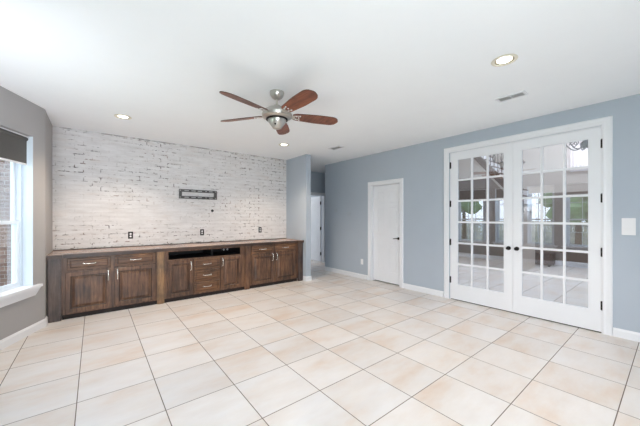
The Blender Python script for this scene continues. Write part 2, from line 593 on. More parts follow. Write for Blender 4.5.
# foyer behind the glazed doors
FX, FH = 10.5, 5.2
wall('wall_foyer_far', Frame((FX, -2.6), (0, 1), (1, 0)), 8.4, FH, 0.15, [(2.65, 4.50, 2.66, 4.7), (9.0, 9.1, 0, 2.1)], [M['beige'], M['taupe']], 'tall beige foyer wall seen through the glazed doors')
wall('wall_foyer_left', Frame((4.86, 5.635), (1, 0), (0, 1)), 5.64, FH, 0.1, [], M['beige'], 'beige side wall of the foyer')
wall('wall_foyer_right', Frame((4.86, -2.6), (1, 0), (0, -1)), 5.64, FH, 0.1, [], M['beige'], 'beige near wall of the foyer')
wall('wall_foyer_upper', Frame((4.74, -2.6), (0, 1), (1, 0)), 8.3, FH, 0.12, [], M['beige'], 'upper foyer wall above the glazed doors', z0=H + 0.125)
struct(MB().box((4.74, -2.7, FH), (10.65, 5.75, FH + 0.1)).build('ceiling_foyer', M['ceil']), 'high foyer ceiling', 'ceiling')

fw = bpy.data.objects['wall_foyer_far']
for p_ in fw.data.polygons:      # lower part darker: dimness behind the reflections put into the colour
    if p_.center.z < 2.1 and p_.center.x < FX + 0.01:
        p_.material_index = 1

struct(MB().box((FX - 0.3, 3.02, 0.0), (FX - 0.001, 5.63, 2.70)).build('wall_foyer_dim_box', M['taupe']), 'added taupe box on the foyer wall, dimness put into its colour', 'wall')  # box added to put a dim tone behind the left leaf

# baseboards
def bb(name, fr, segs, h=0.10, th=0.016):
    b = MB()
    for t0, t1 in segs:
        b.prism([(0, 0), (-th, 0), (-th, h * 0.78), (-th * 0.55, h * 0.9), (-th * 0.4, h), (0, h)], lambda t, a, z: fr(t, a, z), t0, t1)
    return struct(b.build(name, M['trim']), 'white moulded baseboard', 'baseboard')
bb('baseboard_right', frR, [(0.05, R(0.468)), (R(2.519), R(3.338)), (R(4.262), R(5.755))])
bb('baseboard_left_angled', frA, [(0.0, 1.2)])
bb('baseboard_left', frL, [(0.0, Lt(-3.1))])
bb('baseboard_left_return', Frame((-0.49, 4.995), (0, 1), (-1, 0)), [(0, 0.12)])
bb('baseboard_column', Frame((3.60, 5.015), (0, 1), (1, 0)), [(0, 0.10)])
bb('baseboard_column_end', Frame((3.585, 5.015), (1, 0), (0, 1)), [(0, 0.155)])
bb('baseboard_hall_left', Frame((3.725, 5.0), (0, 1), (-1, 0)), [(0, 1.78)])
bb('baseboard_hall_end', Frame((3.725, 6.80), (1, 0), (0, 1)), [(0.02, 0.95)])
bb('baseboard_foyer', Frame((FX, -2.6), (0, 1), (1, 0)), [(0, 5.6)], 0.14)
bb('baseboard_foyer_dim_box', Frame((FX - 0.3, -2.6), (0, 1), (1, 0)), [(5.62, 8.2)], 0.14)
bb('baseboard_far_room', Frame((3.6, 10.1), (1, 0), (0, 1)), [(0.2, 3.0)])

# ------------------------------------------------------------------ windows of the bay
def make_window(name, fr, t0, t1, z0, z1, label, sill=True, inner=0.10, cross=True):
    root = thing(name, fr((t0 + t1) / 2, 0.1, z0))
    struct(root, label, 'window')
    def B(b, a0, a1, w0, w1, c0, c1):
        return b.hexa([fr(a0, w0, c0), fr(a1, w0, c0), fr(a1, w1, c0), fr(a0, w1, c0), fr(a0, w0, c1), fr(a1, w0, c1), fr(a1, w1, c1), fr(a0, w1, c1)])
    # jamb liner and outer frame
    b = MB()
    w0, w1 = inner, inner + 0.09
    B(b, t0, t0 + 0.035, w0, w1, z0, z1); B(b, t1 - 0.035, t1, w0, w1, z0, z1)
    B(b, t0 + 0.035, t1 - 0.035, w0, w1, z0, z0 + 0.035); B(b, t0 + 0.035, t1 - 0.035, w0, w1, z1 - 0.035, z1)
    # drywall-return lining painted white
    B(b, t0, t0 + 0.006, 0.002, w0, z0, z1); B(b, t1 - 0.006, t1, 0.002, w0, z0, z1)
    b.build('window_frame', M['vinyl'], root)
    zm = z0 + 0.43 * (z1 - z0)
    for nm, (c0, c1, ww) in {'lower': (z0 + 0.035, zm + 0.025, w0 + 0.012), 'upper': (zm - 0.02, z1 - 0.035, w0 + 0.045)}.items():
        s = MB()
        a0, a1 = t0 + 0.035, t1 - 0.035
        q = 0.04
        B(s, a0, a0 + q, ww, ww + 0.03, c0, c1); B(s, a1 - q, a1, ww, ww + 0.03, c0, c1)
        B(s, a0 + q, a1 - q, ww, ww + 0.03, c0, c0 + q); B(s, a0 + q, a1 - q, ww, ww + 0.03, c1 - q, c1)
        so = s.build('window_sash', M['vinyl'], root)
        m_ = MB()
        for k in (1, 2):
            tt = a0 + q + (a1 - a0 - 2 * q) * k / 3
            B(m_, tt - 0.008, tt + 0.008, ww + 0.009, ww + 0.019, c0 + q, c1 - q)
        zz = (c0 + c1) / 2
        if cross:
            B(m_, a0 + q, a1 - q, ww + 0.0095, ww + 0.0185, zz - 0.008, zz + 0.008)
        m_.build('window_grille', M['vinyl'], so)
        g = MB()
        B(g, a0 + q, a1 - q, ww + 0.013, ww + 0.015, c0 + q, c1 - q)
        g.build('window_glass', M['glass'], so)
    if sill:
        s = MB()
        e = 0.080
        # stool with horns
        B(s, t0 + 0.001, t1 - 0.001, -0.001, w0, z0, z0 + 0.022)
        B(s, t0 - e, t1 + e, -0.052, -0.0005, z0 - 0.008, z0 + 0.022)
        so = s.build('window_sill', M['trim'], root)
        a = MB()
        zb = z0 - 0.10
        a.hexa([fr(t0 - e + 0.075, -0.022, zb), fr(t1 + e - 0.075, -0.022, zb), fr(t1 + e - 0.075, -0.0005, zb), fr(t0 - e + 0.075, -0.0005, zb),
                fr(t0 - e + 0.02, -0.045, z0 - 0.008), fr(t1 + e - 0.02, -0.045, z0 - 0.008), fr(t1 + e - 0.02, -0.0005, z0 - 0.008), fr(t0 - e + 0.02, -0.0005, z0 - 0.008)])
        a.build('sill_apron', M['trim'], root)
    return root


def roller_shade(fr, t0, t1, ztop, zbot, mat, label, group=None):
    root = thing('roller_shade', fr((t0 + t1) / 2, 0.04, zbot), label, 'window shade', group)
    b = MB()
    def bx(b, a0, a1, w0, w1, c0, c1):
        return b.hexa([fr(a0, w0, c0), fr(a1, w0, c0), fr(a1, w1, c0), fr(a0, w1, c0), fr(a0, w0, c1), fr(a1, w0, c1), fr(a1, w1, c1), fr(a0, w1, c1)])
    bx(b, t0, t1, 0.052, 0.056, zbot + 0.02, ztop - 0.03).build('shade_fabric', mat, root)
    r = MB().tube([fr(t0, 0.06, ztop - 0.03), fr(t1, 0.06, ztop - 0.03)], 0.024, 16)
    r.build('shade_roller', mat, root, True)
    bx(MB(), t0 - 0.004, t1 + 0.004, 0.028, 0.034, ztop - 0.012, ztop).build('headrail', M['plate'], root)
    bx(MB(), t0, t1, 0.048, 0.060, zbot, zbot + 0.020).build('bottom_bar', M['plate'], root)
    return root


make_window('window_1', frA, 0.205, 1.035, WZ0, WZ1, 'white double-hung window in the angled grey wall', cross=False)
roller_shade(frA, 0.225, 1.02, WZ1 - 0.01, 2.00, M['shade'], 'charcoal roller shade drawn part way down over the left window')
n = 2
for k, (a, b_) in wins.items():
    make_window('window_%d' % n, frL, Lt(a), Lt(b_), WZ0, WZ1, 'white bay window %s' % {'B': 'next to the angled wall', 'C': 'in the middle of the bay', 'D': 'nearest the glazed double doors'}[k])
    roller_shade(frL, Lt(a) + 0.02, Lt(b_) - 0.02, WZ1 - 0.01, 2.12 if k == 'C' else 2.02, M['whiteshade'] if k == 'C' else M['shade'],
                 {'B': 'charcoal roller shade on the bay window next to the angled wall', 'C': 'white roller shade on the middle bay window', 'D': 'charcoal roller shade on the bay window facing the glazed double doors'}[k])
    n += 1

# ------------------------------------------------------------------ base cabinets along the brick wall
def cf(u, v, d):              # cabinet fronts: u=x, v=z, d=depth behind the face
    return (u, YC + d, v)
DOOR_R = [(0.0, -0.014), (0.004, -0.018), (0.052, -0.018), (0.058, -0.012), (0.062, -0.003), (0.070, -0.003), (0.098, -0.016), (0.103, -0.016)]
DRAW_R = [(0.0, -0.012), (0.006, -0.018), (0.026, -0.018), (0.029, -0.012), (0.034, -0.012), (0.046, -0.017)]

def pull(parent, x, z, L=0.128, vert=False, label=None):
    b = MB()
    y = YC - 0.018
    if vert:
        p = [(x, y, z - L / 2), (x, y - 0.024, z - L / 2 + 0.006), (x, y - 0.030, z - L / 4), (x, y - 0.032, z), (x, y - 0.030, z + L / 4), (x, y - 0.024, z + L / 2 - 0.006), (x, y, z + L / 2)]
        feet = [(x, y - 0.001, z - L / 2), (x, y - 0.001, z + L / 2)]
    else:
        p = [(x - L / 2, y, z), (x - L / 2 + 0.006, y - 0.024, z), (x - L / 4, y - 0.030, z), (x, y - 0.032, z), (x + L / 4, y - 0.030, z), (x + L / 2 - 0.006, y - 0.024, z), (x + L / 2, y, z)]
        feet = [(x - L / 2, y - 0.001, z), (x + L / 2, y - 0.001, z)]
    b.tube(p, 0.0062, 10)
    for q in feet:
        b.lathe([(0.010, -0.001), (0.010, 0.003), (0.007, 0.006)], q, (0, -1, 0), 12)
    return b.build('handle', M['pull'], parent, True)

def cdoor(root, x0, x1, z0, z1, hx, hz):
    d = MB().panel(cf, x0, x1, z0, z1, DOOR_R, 0.0, (0, 3, 4)).build('door', [M['oak'], M['glaze']], root)
    pull(d, hx, hz, 0.135, True)
    return d

def cdrawer(root, x0, x1, z0, z1):
    d = MB().panel(cf, x0, x1, z0, z1, DRAW_R, 0.0, (0, 4)).build('drawer', [M['oakx'], M['glaze']], root)
    pull(d, (x0 + x1) / 2, (z0 + z1) / 2, 0.128)
    return d

def post(root, x0, x1, yf, mat, z1=0.833):
    b = MB()
    b.box((x0, yf + 0.006, 0.0), (x1, YC, z1))
    w = x1 - x0
    if w > 0.10:   # raised flat face
        b.box((x0 + 0.014, yf - 0.006, 0.0), (x1 - 0.014, yf + 0.006, z1), 0.003)
    else:
        b.box((x0 + 0.01, yf, 0.0), (x1 - 0.01, yf + 0.006, z1))
    return b.build('post', mat, root)

def carcass(x0, x1, holes, kick=0.062):
    """face frame with openings plus sides, back, bottom"""
    fr = Frame((0, YC), (1, 0), (0, 1))
    b = MB()
    ts = sorted({x0, x1, *[q for h in holes for q in h[:2]]}); zs = sorted({kick, 0.833, *[q for h in holes for q in h[2:]]})
    for i in range(len(ts) - 1):
        for j in range(len(zs) - 1):
            c = ((ts[i] + ts[i + 1]) / 2, (zs[j] + zs[j + 1]) / 2)
            if any(h[0] < c[0] < h[1] and h[2] < c[1] < h[3] for h in holes):
                continue
            b.box((ts[i], YC, zs[j]), (ts[i + 1], YC + 0.02, zs[j + 1]))
    b.box((x0, YC + 0.02, kick), (x0 + 0.018, YB - 0.004, 0.833)); b.box((x1 - 0.018, YC + 0.02, kick), (x1, YB - 0.004, 0.833))
    b.box((x0 + 0.018, YB - 0.014, kick), (x1 - 0.018, YB - 0.004, 0.833))
    b.box((x0 + 0.018, YC + 0.02, kick), (x1 - 0.018, YB - 0.014, kick + 0.02))
    return b

# left unit
cL = thing('base_cabinet', (0.2, 5.48, 0), 'brown wood base cabinet with two drawers over two doors, at the window end', 'cabinet', 'base cabinets along the brick wall')
carcass(-0.445, 0.885, []).build('body', M['oak'], cL)
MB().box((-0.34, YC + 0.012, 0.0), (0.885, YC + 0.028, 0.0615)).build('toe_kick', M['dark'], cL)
cdrawer(cL, -0.289, 0.188, 0.658, 0.822); cdrawer(cL, 0.238, 0.756, 0.664, 0.826)
cdoor(cL, -0.305, 0.190, 0.085, 0.632, 0.160, 0.545); cdoor(cL, 0.236, 0.758, 0.085, 0.640, 0.268, 0.548)
post(cL, -0.478, -0.345, YC - 0.035, M['oakg'])['label'] = 'grey-brown end post'
post(cL, 0.782, 0.884, YC - 0.014, M['oakl'])['label'] = 'lighter tan post'

# media unit with open niche
cM = thing('base_cabinet', (1.55, 5.48, 0), 'brown wood media cabinet with an open black niche over two doors and three drawers', 'cabinet', 'base cabinets along the brick wall')
carcass(0.887, 2.235, [(0.945, 2.165, 0.690, 0.818)]).build('body', M['oak'], cM)
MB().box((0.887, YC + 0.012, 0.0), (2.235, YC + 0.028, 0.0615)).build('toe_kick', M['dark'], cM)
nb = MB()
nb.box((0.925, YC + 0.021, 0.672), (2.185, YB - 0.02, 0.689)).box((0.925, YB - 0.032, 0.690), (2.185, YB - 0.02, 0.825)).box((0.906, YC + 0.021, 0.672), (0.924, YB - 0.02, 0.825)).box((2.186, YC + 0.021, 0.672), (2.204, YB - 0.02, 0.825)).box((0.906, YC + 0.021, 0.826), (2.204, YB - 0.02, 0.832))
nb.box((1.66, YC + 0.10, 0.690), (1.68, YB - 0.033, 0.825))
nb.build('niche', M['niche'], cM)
cdoor(cM, 0.935, 1.312, 0.085, 0.662, 1.285, 0.560); cdoor(cM, 1.795, 2.172, 0.085, 0.662, 1.822, 0.575)
for z0, z1 in ((0.478, 0.662), (0.284, 0.468), (0.085, 0.274)):
    cdrawer(cM, 1.338, 1.768, z0, z1)

# right unit
cRt = thing('base_cabinet', (2.9, 5.48, 0), 'brown wood base cabinet with two drawers over two doors, at the hallway end', 'cabinet', 'base cabinets along the brick wall')
carcass(2.237, 3.575, []).build('body', M['oak'], cRt)
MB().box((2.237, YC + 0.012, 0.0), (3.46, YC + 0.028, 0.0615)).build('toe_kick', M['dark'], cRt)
cdrawer(cRt, 2.392, 2.868, 0.676, 0.828); cdrawer(cRt, 2.912, 3.40, 0.680, 0.828)
cdoor(cRt, 2.390, 2.870, 0.085, 0.655, 2.843, 0.575); cdoor(cRt, 2.910, 3.405, 0.085, 0.660, 2.938, 0.578)
post(cRt, 2.245, 2.352, YC - 0.014, M['oak'])
post(cRt, 3.468, 3.588, YC - 0.035, M['oakg'])['label'] = 'grey-brown end post'

# worktop
wt = MB()
wt.box((-0.487, YC - 0.018, 0.8340), (3.597, YB - 0.003, 0.883))
wt.box((-0.487, YC - 0.052, 0.8340), (-0.335, YC - 0.018, 0.883))
wt.box((3.455, YC - 0.052, 0.8340), (3.597, YC - 0.018, 0.883))
wtop = tag(wt.build('worktop', M['top']), 'long brown wooden worktop running over the base cabinets', 'worktop')
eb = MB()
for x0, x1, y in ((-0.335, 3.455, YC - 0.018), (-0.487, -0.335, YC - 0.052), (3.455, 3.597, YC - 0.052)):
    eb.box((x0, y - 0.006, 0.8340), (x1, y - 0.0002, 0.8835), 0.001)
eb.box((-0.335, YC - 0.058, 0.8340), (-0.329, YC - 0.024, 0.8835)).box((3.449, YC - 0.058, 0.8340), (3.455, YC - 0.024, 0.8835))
eb.build('front_edge', M['edge'], wtop)['label'] = 'front edge with shade put into its colour'  # same wood as the top, darkened to carry the shade on its front
tag(MB().box((-0.485, YB - 0.016, 0.8835), (3.595, YB - 0.002, 0.892)).build('worktop_shadow_strip', M['dark']), 'thin dark strip put in for the shadow gap where the worktop meets the brick wall', 'shadow strip')  # dark strip stands in for the shadow line behind the worktop

# sockets inside the niche
sk = thing('socket_box', (2.10, 5.70, 0.7275), 'twin white sockets inside the black niche of the media cabinet', 'outlet')
MB().box((2.02, 5.745, 0.692), (2.18, 5.787, 0.775), 0.004).build('housing', M['black'], sk)
for x in (2.062, 2.138):
    MB().lathe([(0.0, 0.006), (0.017, 0.006), (0.020, 0.0), (0.020, -0.003)], (x, 5.7415, 0.727), (0, -1, 0), 18).build('socket_face', M['plate'], sk, True)

# ------------------------------------------------------------------ brick wall fittings
tv = thing('wall_bracket', (1.594, YB, 1.74), 'grey slotted steel television bracket on the brick wall', 'wall bracket')
X0, X1, Z0, Z1 = 1.241, 1.946, 1.741, 1.917
b = MB()
th0, th1 = YB - 0.022, YB - 0.016
def rail(z0, z1, slots):
    xs = [X0] + [q for s in slots for q in s] + [X1]
    zc0, zc1 = z0 + (z1 - z0) * 0.36, z0 + (z1 - z0) * 0.66
    b.box((X0, th0, z0), (X1, th1, zc0)); b.box((X0, th0, zc1), (X1, th1, z1))
    for i in range(0, len(xs), 2):
        b.box((xs[i], th0, zc0), (xs[i + 1], th1, zc1))
    b.box((X0, th1, z0), (X1, YB - 0.0005, z0 + 0.004)); b.box((X0, th1, z1 - 0.004), (X1, YB - 0.0005, z1))
sl = [(1.335, 1.415), (1.46, 1.54), (1.575, 1.655), (1.72, 1.745), (1.79, 1.86)]
rail(Z1 - 0.050, Z1, sl); rail(Z0, Z0 + 0.050, sl)
b.box((X0, th0, Z0 + 0.05), (X0 + 0.052, th1, Z1 - 0.05)); b.box((X1 - 0.062, th0, Z0 + 0.05), (X1, th1, Z1 - 0.05))
b.build('bracket_plate', M['gunmetal'], tv)
for x, z in ((1.262, 1.894), (1.262, 1.764), (1.918, 1.894), (1.918, 1.764)):
    MB().lathe([(0.009, 0), (0.009, 0.004), (0.005, 0.007), (0, 0.007)], (x, th0, z), (0, -1, 0), 6).build('bolt', M['nickel'], tv)

ring = MB().lathe([(0.017, -0.004), (0.026, -0.003), (0.026, 0.004), (0.017, 0.004), (0.017, -0.06), (0.0, -0.06)], (1.860, YB, 1.517), (0, -1, 0), 24, cap=False)
tag(ring.build('cable_grommet', M['black'], None, True), 'small round black cable hole below the television bracket', 'cable hole')

def outlet(x, z, label):
    root = thing('wall_outlet', (x, YB, z), label, 'outlet', 'black outlets on the brick wall')
    MB().box((x - 0.036, YB - 0.008, z - 0.060), (x + 0.036, YB - 0.0005, z + 0.060), 0.003).build('cover_plate', M['black'], root)
    f = MB()
    for dz in (-0.021, 0.021):
        f.lathe([(0.0, 0.0035), (0.0145, 0.0035), (0.0155, 0.0), (0.0155, -0.001)], (x, YB - 0.0082, z + dz), (0, -1, 0), 20)
    f.build('socket_face', M['plate'], root, True)
    return root
o1 = outlet(0.486, 1.078, 'black outlet on the brick wall above the window-end cabinet')
o2 = copy_tree(o1); o2.location = (1.661, YB, 1.090); o2['label'] = 'black outlet on the brick wall above the media cabinet niche'
o3 = copy_tree(o1); o3.location = (2.909, YB, 1.105); o3['label'] = 'black outlet on the brick wall above the hallway-end cabinet'

# ------------------------------------------------------------------ glazed double doors
def R3(y, w, z):
    return (XR + w, y, z)
def casing(name, y0, y1, zt, w, label):
    b = MB()
    prof = [(0, -0.0005), (0, -0.012), (w * 0.2, -0.020), (w * 0.45, -0.016), (w * 0.8, -0.020), (w * 0.95, -0.012), (w, -0.0005)]
    # mitred: left, right, head.  p from inner edge outward
    for side in (0, 1):
        y_in, s = (y0 + w, -1) if side == 0 else (y1 - w, 1)
        r0 = [b.bm.verts.new(R3(y_in + s * p, d, 0)) for p, d in prof]
        r1 = [b.bm.verts.new(R3(y_in + s * p, d, zt - w + p)) for p, d in prof]
        for i in range(len(prof)):
            j = (i + 1) % len(prof)
            b.bm.faces.new((r0[i], r0[j], r1[j], r1[i]))
        b.bm.faces.new(r0); b.bm.faces.new(r1)
    r0 = [b.bm.verts.new(R3(y0 + w - p, d, zt - w + p)) for p, d in prof]
    r1 = [b.bm.verts.new(R3(y1 - w + p, d, zt - w + p)) for p, d in prof]
    for i in range(len(prof)):
        j = (i + 1) % len(prof)
        b.bm.faces.new((r0[i], r0[j], r1[j], r1[i]))
    b.bm.faces.new(r0); b.bm.faces.new(r1)
    return struct(b.build(name, M['trim']), label, 'door casing')

casing('trim_1', 0.470, 2.517, 2.572, 0.094, 'wide white casing around the glazed double doors')
jb = MB()
jb.box(R3(0.554, 0.0, 0.0), R3(0.562, 0.12, 2.474)).box(R3(2.399, 0.0, 0.0), R3(2.407, 0.12, 2.474)).box(R3(0.562, 0.0, 2.466), R3(2.399, 0.12, 2.474))
struct(jb.build('trim_2', M['trim']), 'white jamb lining of the glazed double doors', 'door jamb')

def french(name, ya, yb, gy0, gy1, zs, hy, ky, label):
    root = thing(name, R3((ya + yb) / 2, 0.02, 0.012))
    struct(root, label, 'door')
    w0, w1 = 0.0, 0.044
    gz0, gz1 = zs
    b = MB()
    b.box(R3(ya, w0, 0.012), R3(gy0, w1, 2.462)).box(R3(gy1, w0, 0.012), R3(yb, w1, 2.462))
    b.box(R3(gy0, w0, 0.012), R3(gy1, w1, gz0)).box(R3(gy0, w0, gz1), R3(gy1, w1, 2.462))
    # glazing bead
    e = 0.010
    b.box(R3(gy0, 0.006, gz0), R3(gy0 + e, 0.038, gz1)).box(R3(gy1 - e, 0.006, gz0), R3(gy1, 0.038, gz1))
    b.box(R3(gy0 + e, 0.006, gz0), R3(gy1 - e, 0.038, gz0 + e)).box(R3(gy0 + e, 0.006, gz1 - e), R3(gy1 - e, 0.038, gz1))
    b.build('door_frame', M['trim'], root)
    m_ = MB()
    for k in (1, 2):
        y = gy0 + (gy1 - gy0) * k / 3
        m_.box(R3(y - 0.013, 0.008, gz0 + e), R3(y + 0.013, 0.036, gz1 - e))
    ys = [gy0 + e] + [q for k in (1, 2) for q in (gy0 + (gy1 - gy0) * k / 3 - 0.013, gy0 + (gy1 - gy0) * k / 3 + 0.013)] + [gy1 - e]
    for k in range(1, 6):
        z = gz0 + (gz1 - gz0) * k / 6
        for i in range(0, 6, 2):
            m_.box(R3(ys[i], 0.009, z - 0.014), R3(ys[i + 1], 0.035, z + 0.014))
    m_.build('muntin_grid', M['trim'], root)
    MB().box(R3(gy0 + 0.004, 0.020, gz0 + 0.004), R3(gy1 - 0.004, 0.024, gz1 - 0.004)).build('glass', M['frglass'], root)
    MB().box(R3(ya + 0.001, 0.003, 0.001), R3(yb - 0.001, 0.040, 0.0115)).build('door_gap_shade', M['dark'], root)  # dark strip added for the shade in the gap under the leaf
    for z in (2.262, 1.613, 0.966, 0.330):
        h = MB().box(R3(hy - 0.014, -0.004, z - 0.052), R3(hy + 0.014, -0.0004, z + 0.052), 0.001)
        h.tube([R3(hy, -0.010, z - 0.055), R3(hy, -0.010, z + 0.055)], 0.0075, 12)
        h.build('hinge', M['bronze'], root, True)
    k_ = MB().lathe([(0.029, 0), (0.029, 0.005), (0.011, 0.009), (0.010, 0.026), (0.020, 0.036), (0.024, 0.046), (0.019, 0.057), (0, 0.060)], R3(ky, 0, 0.934), (-1, 0, 0), 24)
    k_.build('door_knob', M['bronze'], root, True)
    return root
french('door_1', 1.4835, 2.397, 1.592, 2.292, (0.255, 2.352), 2.402, 1.535, 'left leaf of the white glazed double doors, hung on the side toward the small panel door')
french('door_2', 0.564, 1.4805, 0.674, 1.384, (0.255, 2.352), 0.559, 1.432, 'right leaf of the white glazed double doors, hung on the side toward the wall keypad')

# ------------------------------------------------------------------ small white panel door
casing('trim_3', 3.340, 4.259, 2.157, 0.079, 'white casing around the small panel door')
jb = MB()
jb.box(R3(3.421, 0.0, 0.0), R3(3.434, 0.12, 2.081)).box(R3(4.166, 0.0, 0.0), R3(4.179, 0.12, 2.081)).box(R3(3.434, 0.0, 2.068), R3(4.166, 0.12, 2.081))
jb.box(R3(3.434, 0.112, 0.0), R3(3.446, 0.12, 2.068)).box(R3(4.154, 0.112, 0.0), R3(4.166, 0.12, 2.068))
struct(jb.build('trim_4', M['trim']), 'white jamb lining of the small panel door', 'door jamb')

def panel_door(name, fn, w, h, z0, th, label):
    root = thing(name, fn(w / 2, z0, 0))
    struct(root, label, 'door')
    b = MB()
    def bx(u0, u1, v0, v1):
        b.hexa([fn(u0, v0, 0), fn(u1, v0, 0), fn(u1, v0, th), fn(u0, v0, th), fn(u0, v1, 0), fn(u1, v1, 0), fn(u1, v1, th), fn(u0, v1, th)])
    st, ms = 0.11, 0.10
    cols = [(st, (w - ms) / 2), ((w + ms) / 2, w - st)]
    rows = [(z0 + 0.22, z0 + 0.82), (z0 + 0.97, z0 + 1.57), (z0 + 1.67, z0 + h - 0.12)]
    bx(0, st, z0, z0 + h); bx(w - st, w, z0, z0 + h)
    bx(st, w - st, z0, rows[0][0]); bx(st, w - st, rows[0][1], rows[1][0]); bx(st, w - st, rows[1][1], rows[2][0]); bx(st, w - st, rows[2][1], z0 + h)
    for r in rows:
        bx(cols[0][1], cols[1][0], r[0], r[1])
    b.build('door_frame', M['trim'], root)
    for c in cols:
        for r in rows:
            MB().panel(fn, c[0], c[1], r[0], r[1], [(0.0, 0.001), (0.010, 0.005), (0.018, 0.005), (0.045, 0.001), (0.05, 0.001)], th - 0.008).build('door_panel', M['trim'], root)
    return root
d3 = panel_door('door_3', lambda u, v, d: (XR + 0.070 + d, 3.437 + u, v), 0.726, 2.044, 0.020, 0.038, 'small white six-panel door with a dark lever handle')
lv = MB().lathe([(0.027, 0), (0.027, 0.006), (0.012, 0.010), (0.011, 0.045), (0, 0.045)], (XR + 0.070, 3.505, 0.954), (-1, 0, 0), 22)
lv.tube([(XR + 0.030, 3.500, 0.954), (XR + 0.029, 3.53, 0.957), (XR + 0.031, 3.57, 0.951), (XR + 0.034, 3.615, 0.945)], [0.0095, 0.009, 0.008, 0.006], 10)
lo = lv.build('door_handle', M['bronze'], d3, True)
MB().box((XR + 0.1085, 3.437, 0.0), (XR + 0.118, 4.163, 0.016)).build('door_gap_shade', M['dark'], d3)  # dark strip painting the shaded gap below the small door
# closet beyond the small door
struct(MB().box((XR + 0.121, 3.40, 0.0), (XR + 0.135, 4.20, 2.09)).build('wall_closet_back', M['dark']), 'dark closet behind the small door', 'wall')

# ------------------------------------------------------------------ hallway doorway and open door
b = MB()
def hb(x0, x1, z0, z1):
    b.box((x0, 6.784, z0), (x1, 6.7995, z1), 0.002)
hb(4.69, 4.76, 0, 2.135); hb(5.57, 5.64, 0, 2.135); hb(4.76, 5.57, 2.06, 2.135)
struct(b.build('trim_5', M['trim']), 'white casing of the hallway doorway', 'door casing')
jb = MB().box((4.761, 6.80, 0), (4.773, 6.92, 2.059)).box((5.557, 6.80, 0), (5.569, 6.92, 2.059)).box((4.773, 6.80, 2.047), (5.557, 6.92, 2.059))
struct(jb.build('trim_6', M['trim']), 'white jamb of the hallway doorway', 'door jamb')
d4 = panel_door('door_4', lambda u, v, d: (5.518 + d, 6.935 + u, v), 0.76, 2.02, 0.015, 0.036, 'white panel door standing open at the end of the hallway')
for z in (1.83, 1.04, 0.25):
    MB().box((5.512, 6.925, z - 0.05), (5.554, 6.934, z + 0.05)).build('hinge', M['bronze'], d4)

# ------------------------------------------------------------------ wall plates
kp = thing('wall_keypad', (XR, 0.345, 1.178), 'white wall keypad plate right of the glazed double doors', 'wall keypad')
MB().box((XR - 0.010, 0.290, 1.180), (XR - 0.0005, 0.400, 1.374), 0.003).build('cover_plate', M['plate'], kp)
for z0, z1 in ((1.205, 1.245), (1.252, 1.292), (1.299, 1.345)):
    MB().box((XR - 0.015, 0.312, z0), (XR - 0.0102, 0.378, z1), 0.002).build('switch_key', M['plate'], kp)
op = thing('wall_outlet', (XR, 4.436, 0.381), 'white outlet low on the blue-grey wall left of the small door', 'outlet')
MB().box((XR - 0.008, 4.398, 0.320), (XR - 0.0005, 4.474, 0.442), 0.003).build('cover_plate', M['plate'], op)
for z in (0.36, 0.402):
    MB().box((XR - 0.011, 4.42, z - 0.015), (XR - 0.0082, 4.452, z + 0.015), 0.001).build('socket_face', M['plate'], op)
for y, z, lb in ((5.33, 1.56, 'faint painted switch plate on the wall inside the hallway opening'), (4.86, 1.465, 'faint painted switch plate between the hallway and the small door')):
    sw = thing('light_switch', (XR, y, z), lb, 'light switch', 'wall-coloured switch plates')
    MB().box((XR - 0.006, y - 0.052, z - 0.052), (XR - 0.0005, y + 0.052, z + 0.052), 0.002).build('cover_plate', M['paintplate'], sw)
    for dy in (-0.023, 0.023):
        MB().box((XR - 0.010, y + dy - 0.010, z - 0.020), (XR - 0.0062, y + dy + 0.010, z + 0.020), 0.001).build('toggle', M['paintplate'], sw)

# ------------------------------------------------------------------ ceiling fan
FXc, FYc = 1.57, 2.735
fan = thing('ceiling_fan', (FXc, FYc, H), 'brushed nickel ceiling fan with five reddish brown blades', 'ceiling fan')
MB().lathe([(0.078, 0), (0.080, -0.008), (0.074, -0.035), (0.055, -0.062), (0.030, -0.080), (0.018, -0.084), (0, -0.084)], (FXc, FYc, H - 0.0005)).build('canopy', M['nickel'], fan, True)
MB().tube([(FXc, FYc, H - 0.080), (FXc, FYc, 2.58)], 0.0125, 16).build('downrod', M['nickel'], fan, True)
MB().lathe([(0.0, 0.055), (0.035, 0.055), (0.045, 0.040), (0.105, 0.018), (0.150, -0.012), (0.166, -0.045), (0.160, -0.075), (0.128, -0.092), (0, -0.092)], (FXc, FYc, 2.552), seg=40).build('motor_housing', M['nickel'], fan, True)
MB().lathe([(0.118, 0.0), (0.118, -0.012), (0, -0.012)], (FXc, FYc, 2.4598), seg=40).build('motor_gap', M['dark'], fan, True)
lk = MB().lathe([(0.100, 0.0), (0.098, -0.018), (0.080, -0.044), (0.060, -0.070), (0.048, -0.088), (0.030, -0.097), (0, -0.099)], (FXc, FYc, 2.4475), seg=40).build('switch_housing', M['nickel'], fan, True)
MB().lathe([(0.010, 0.002), (0.010, -0.006), (0, -0.010)], (FXc - 0.045, FYc - 0.045, 2.390), (0.7, 0.7, 0.5), 14).build('reverse_switch', M['bronze'], lk, True)

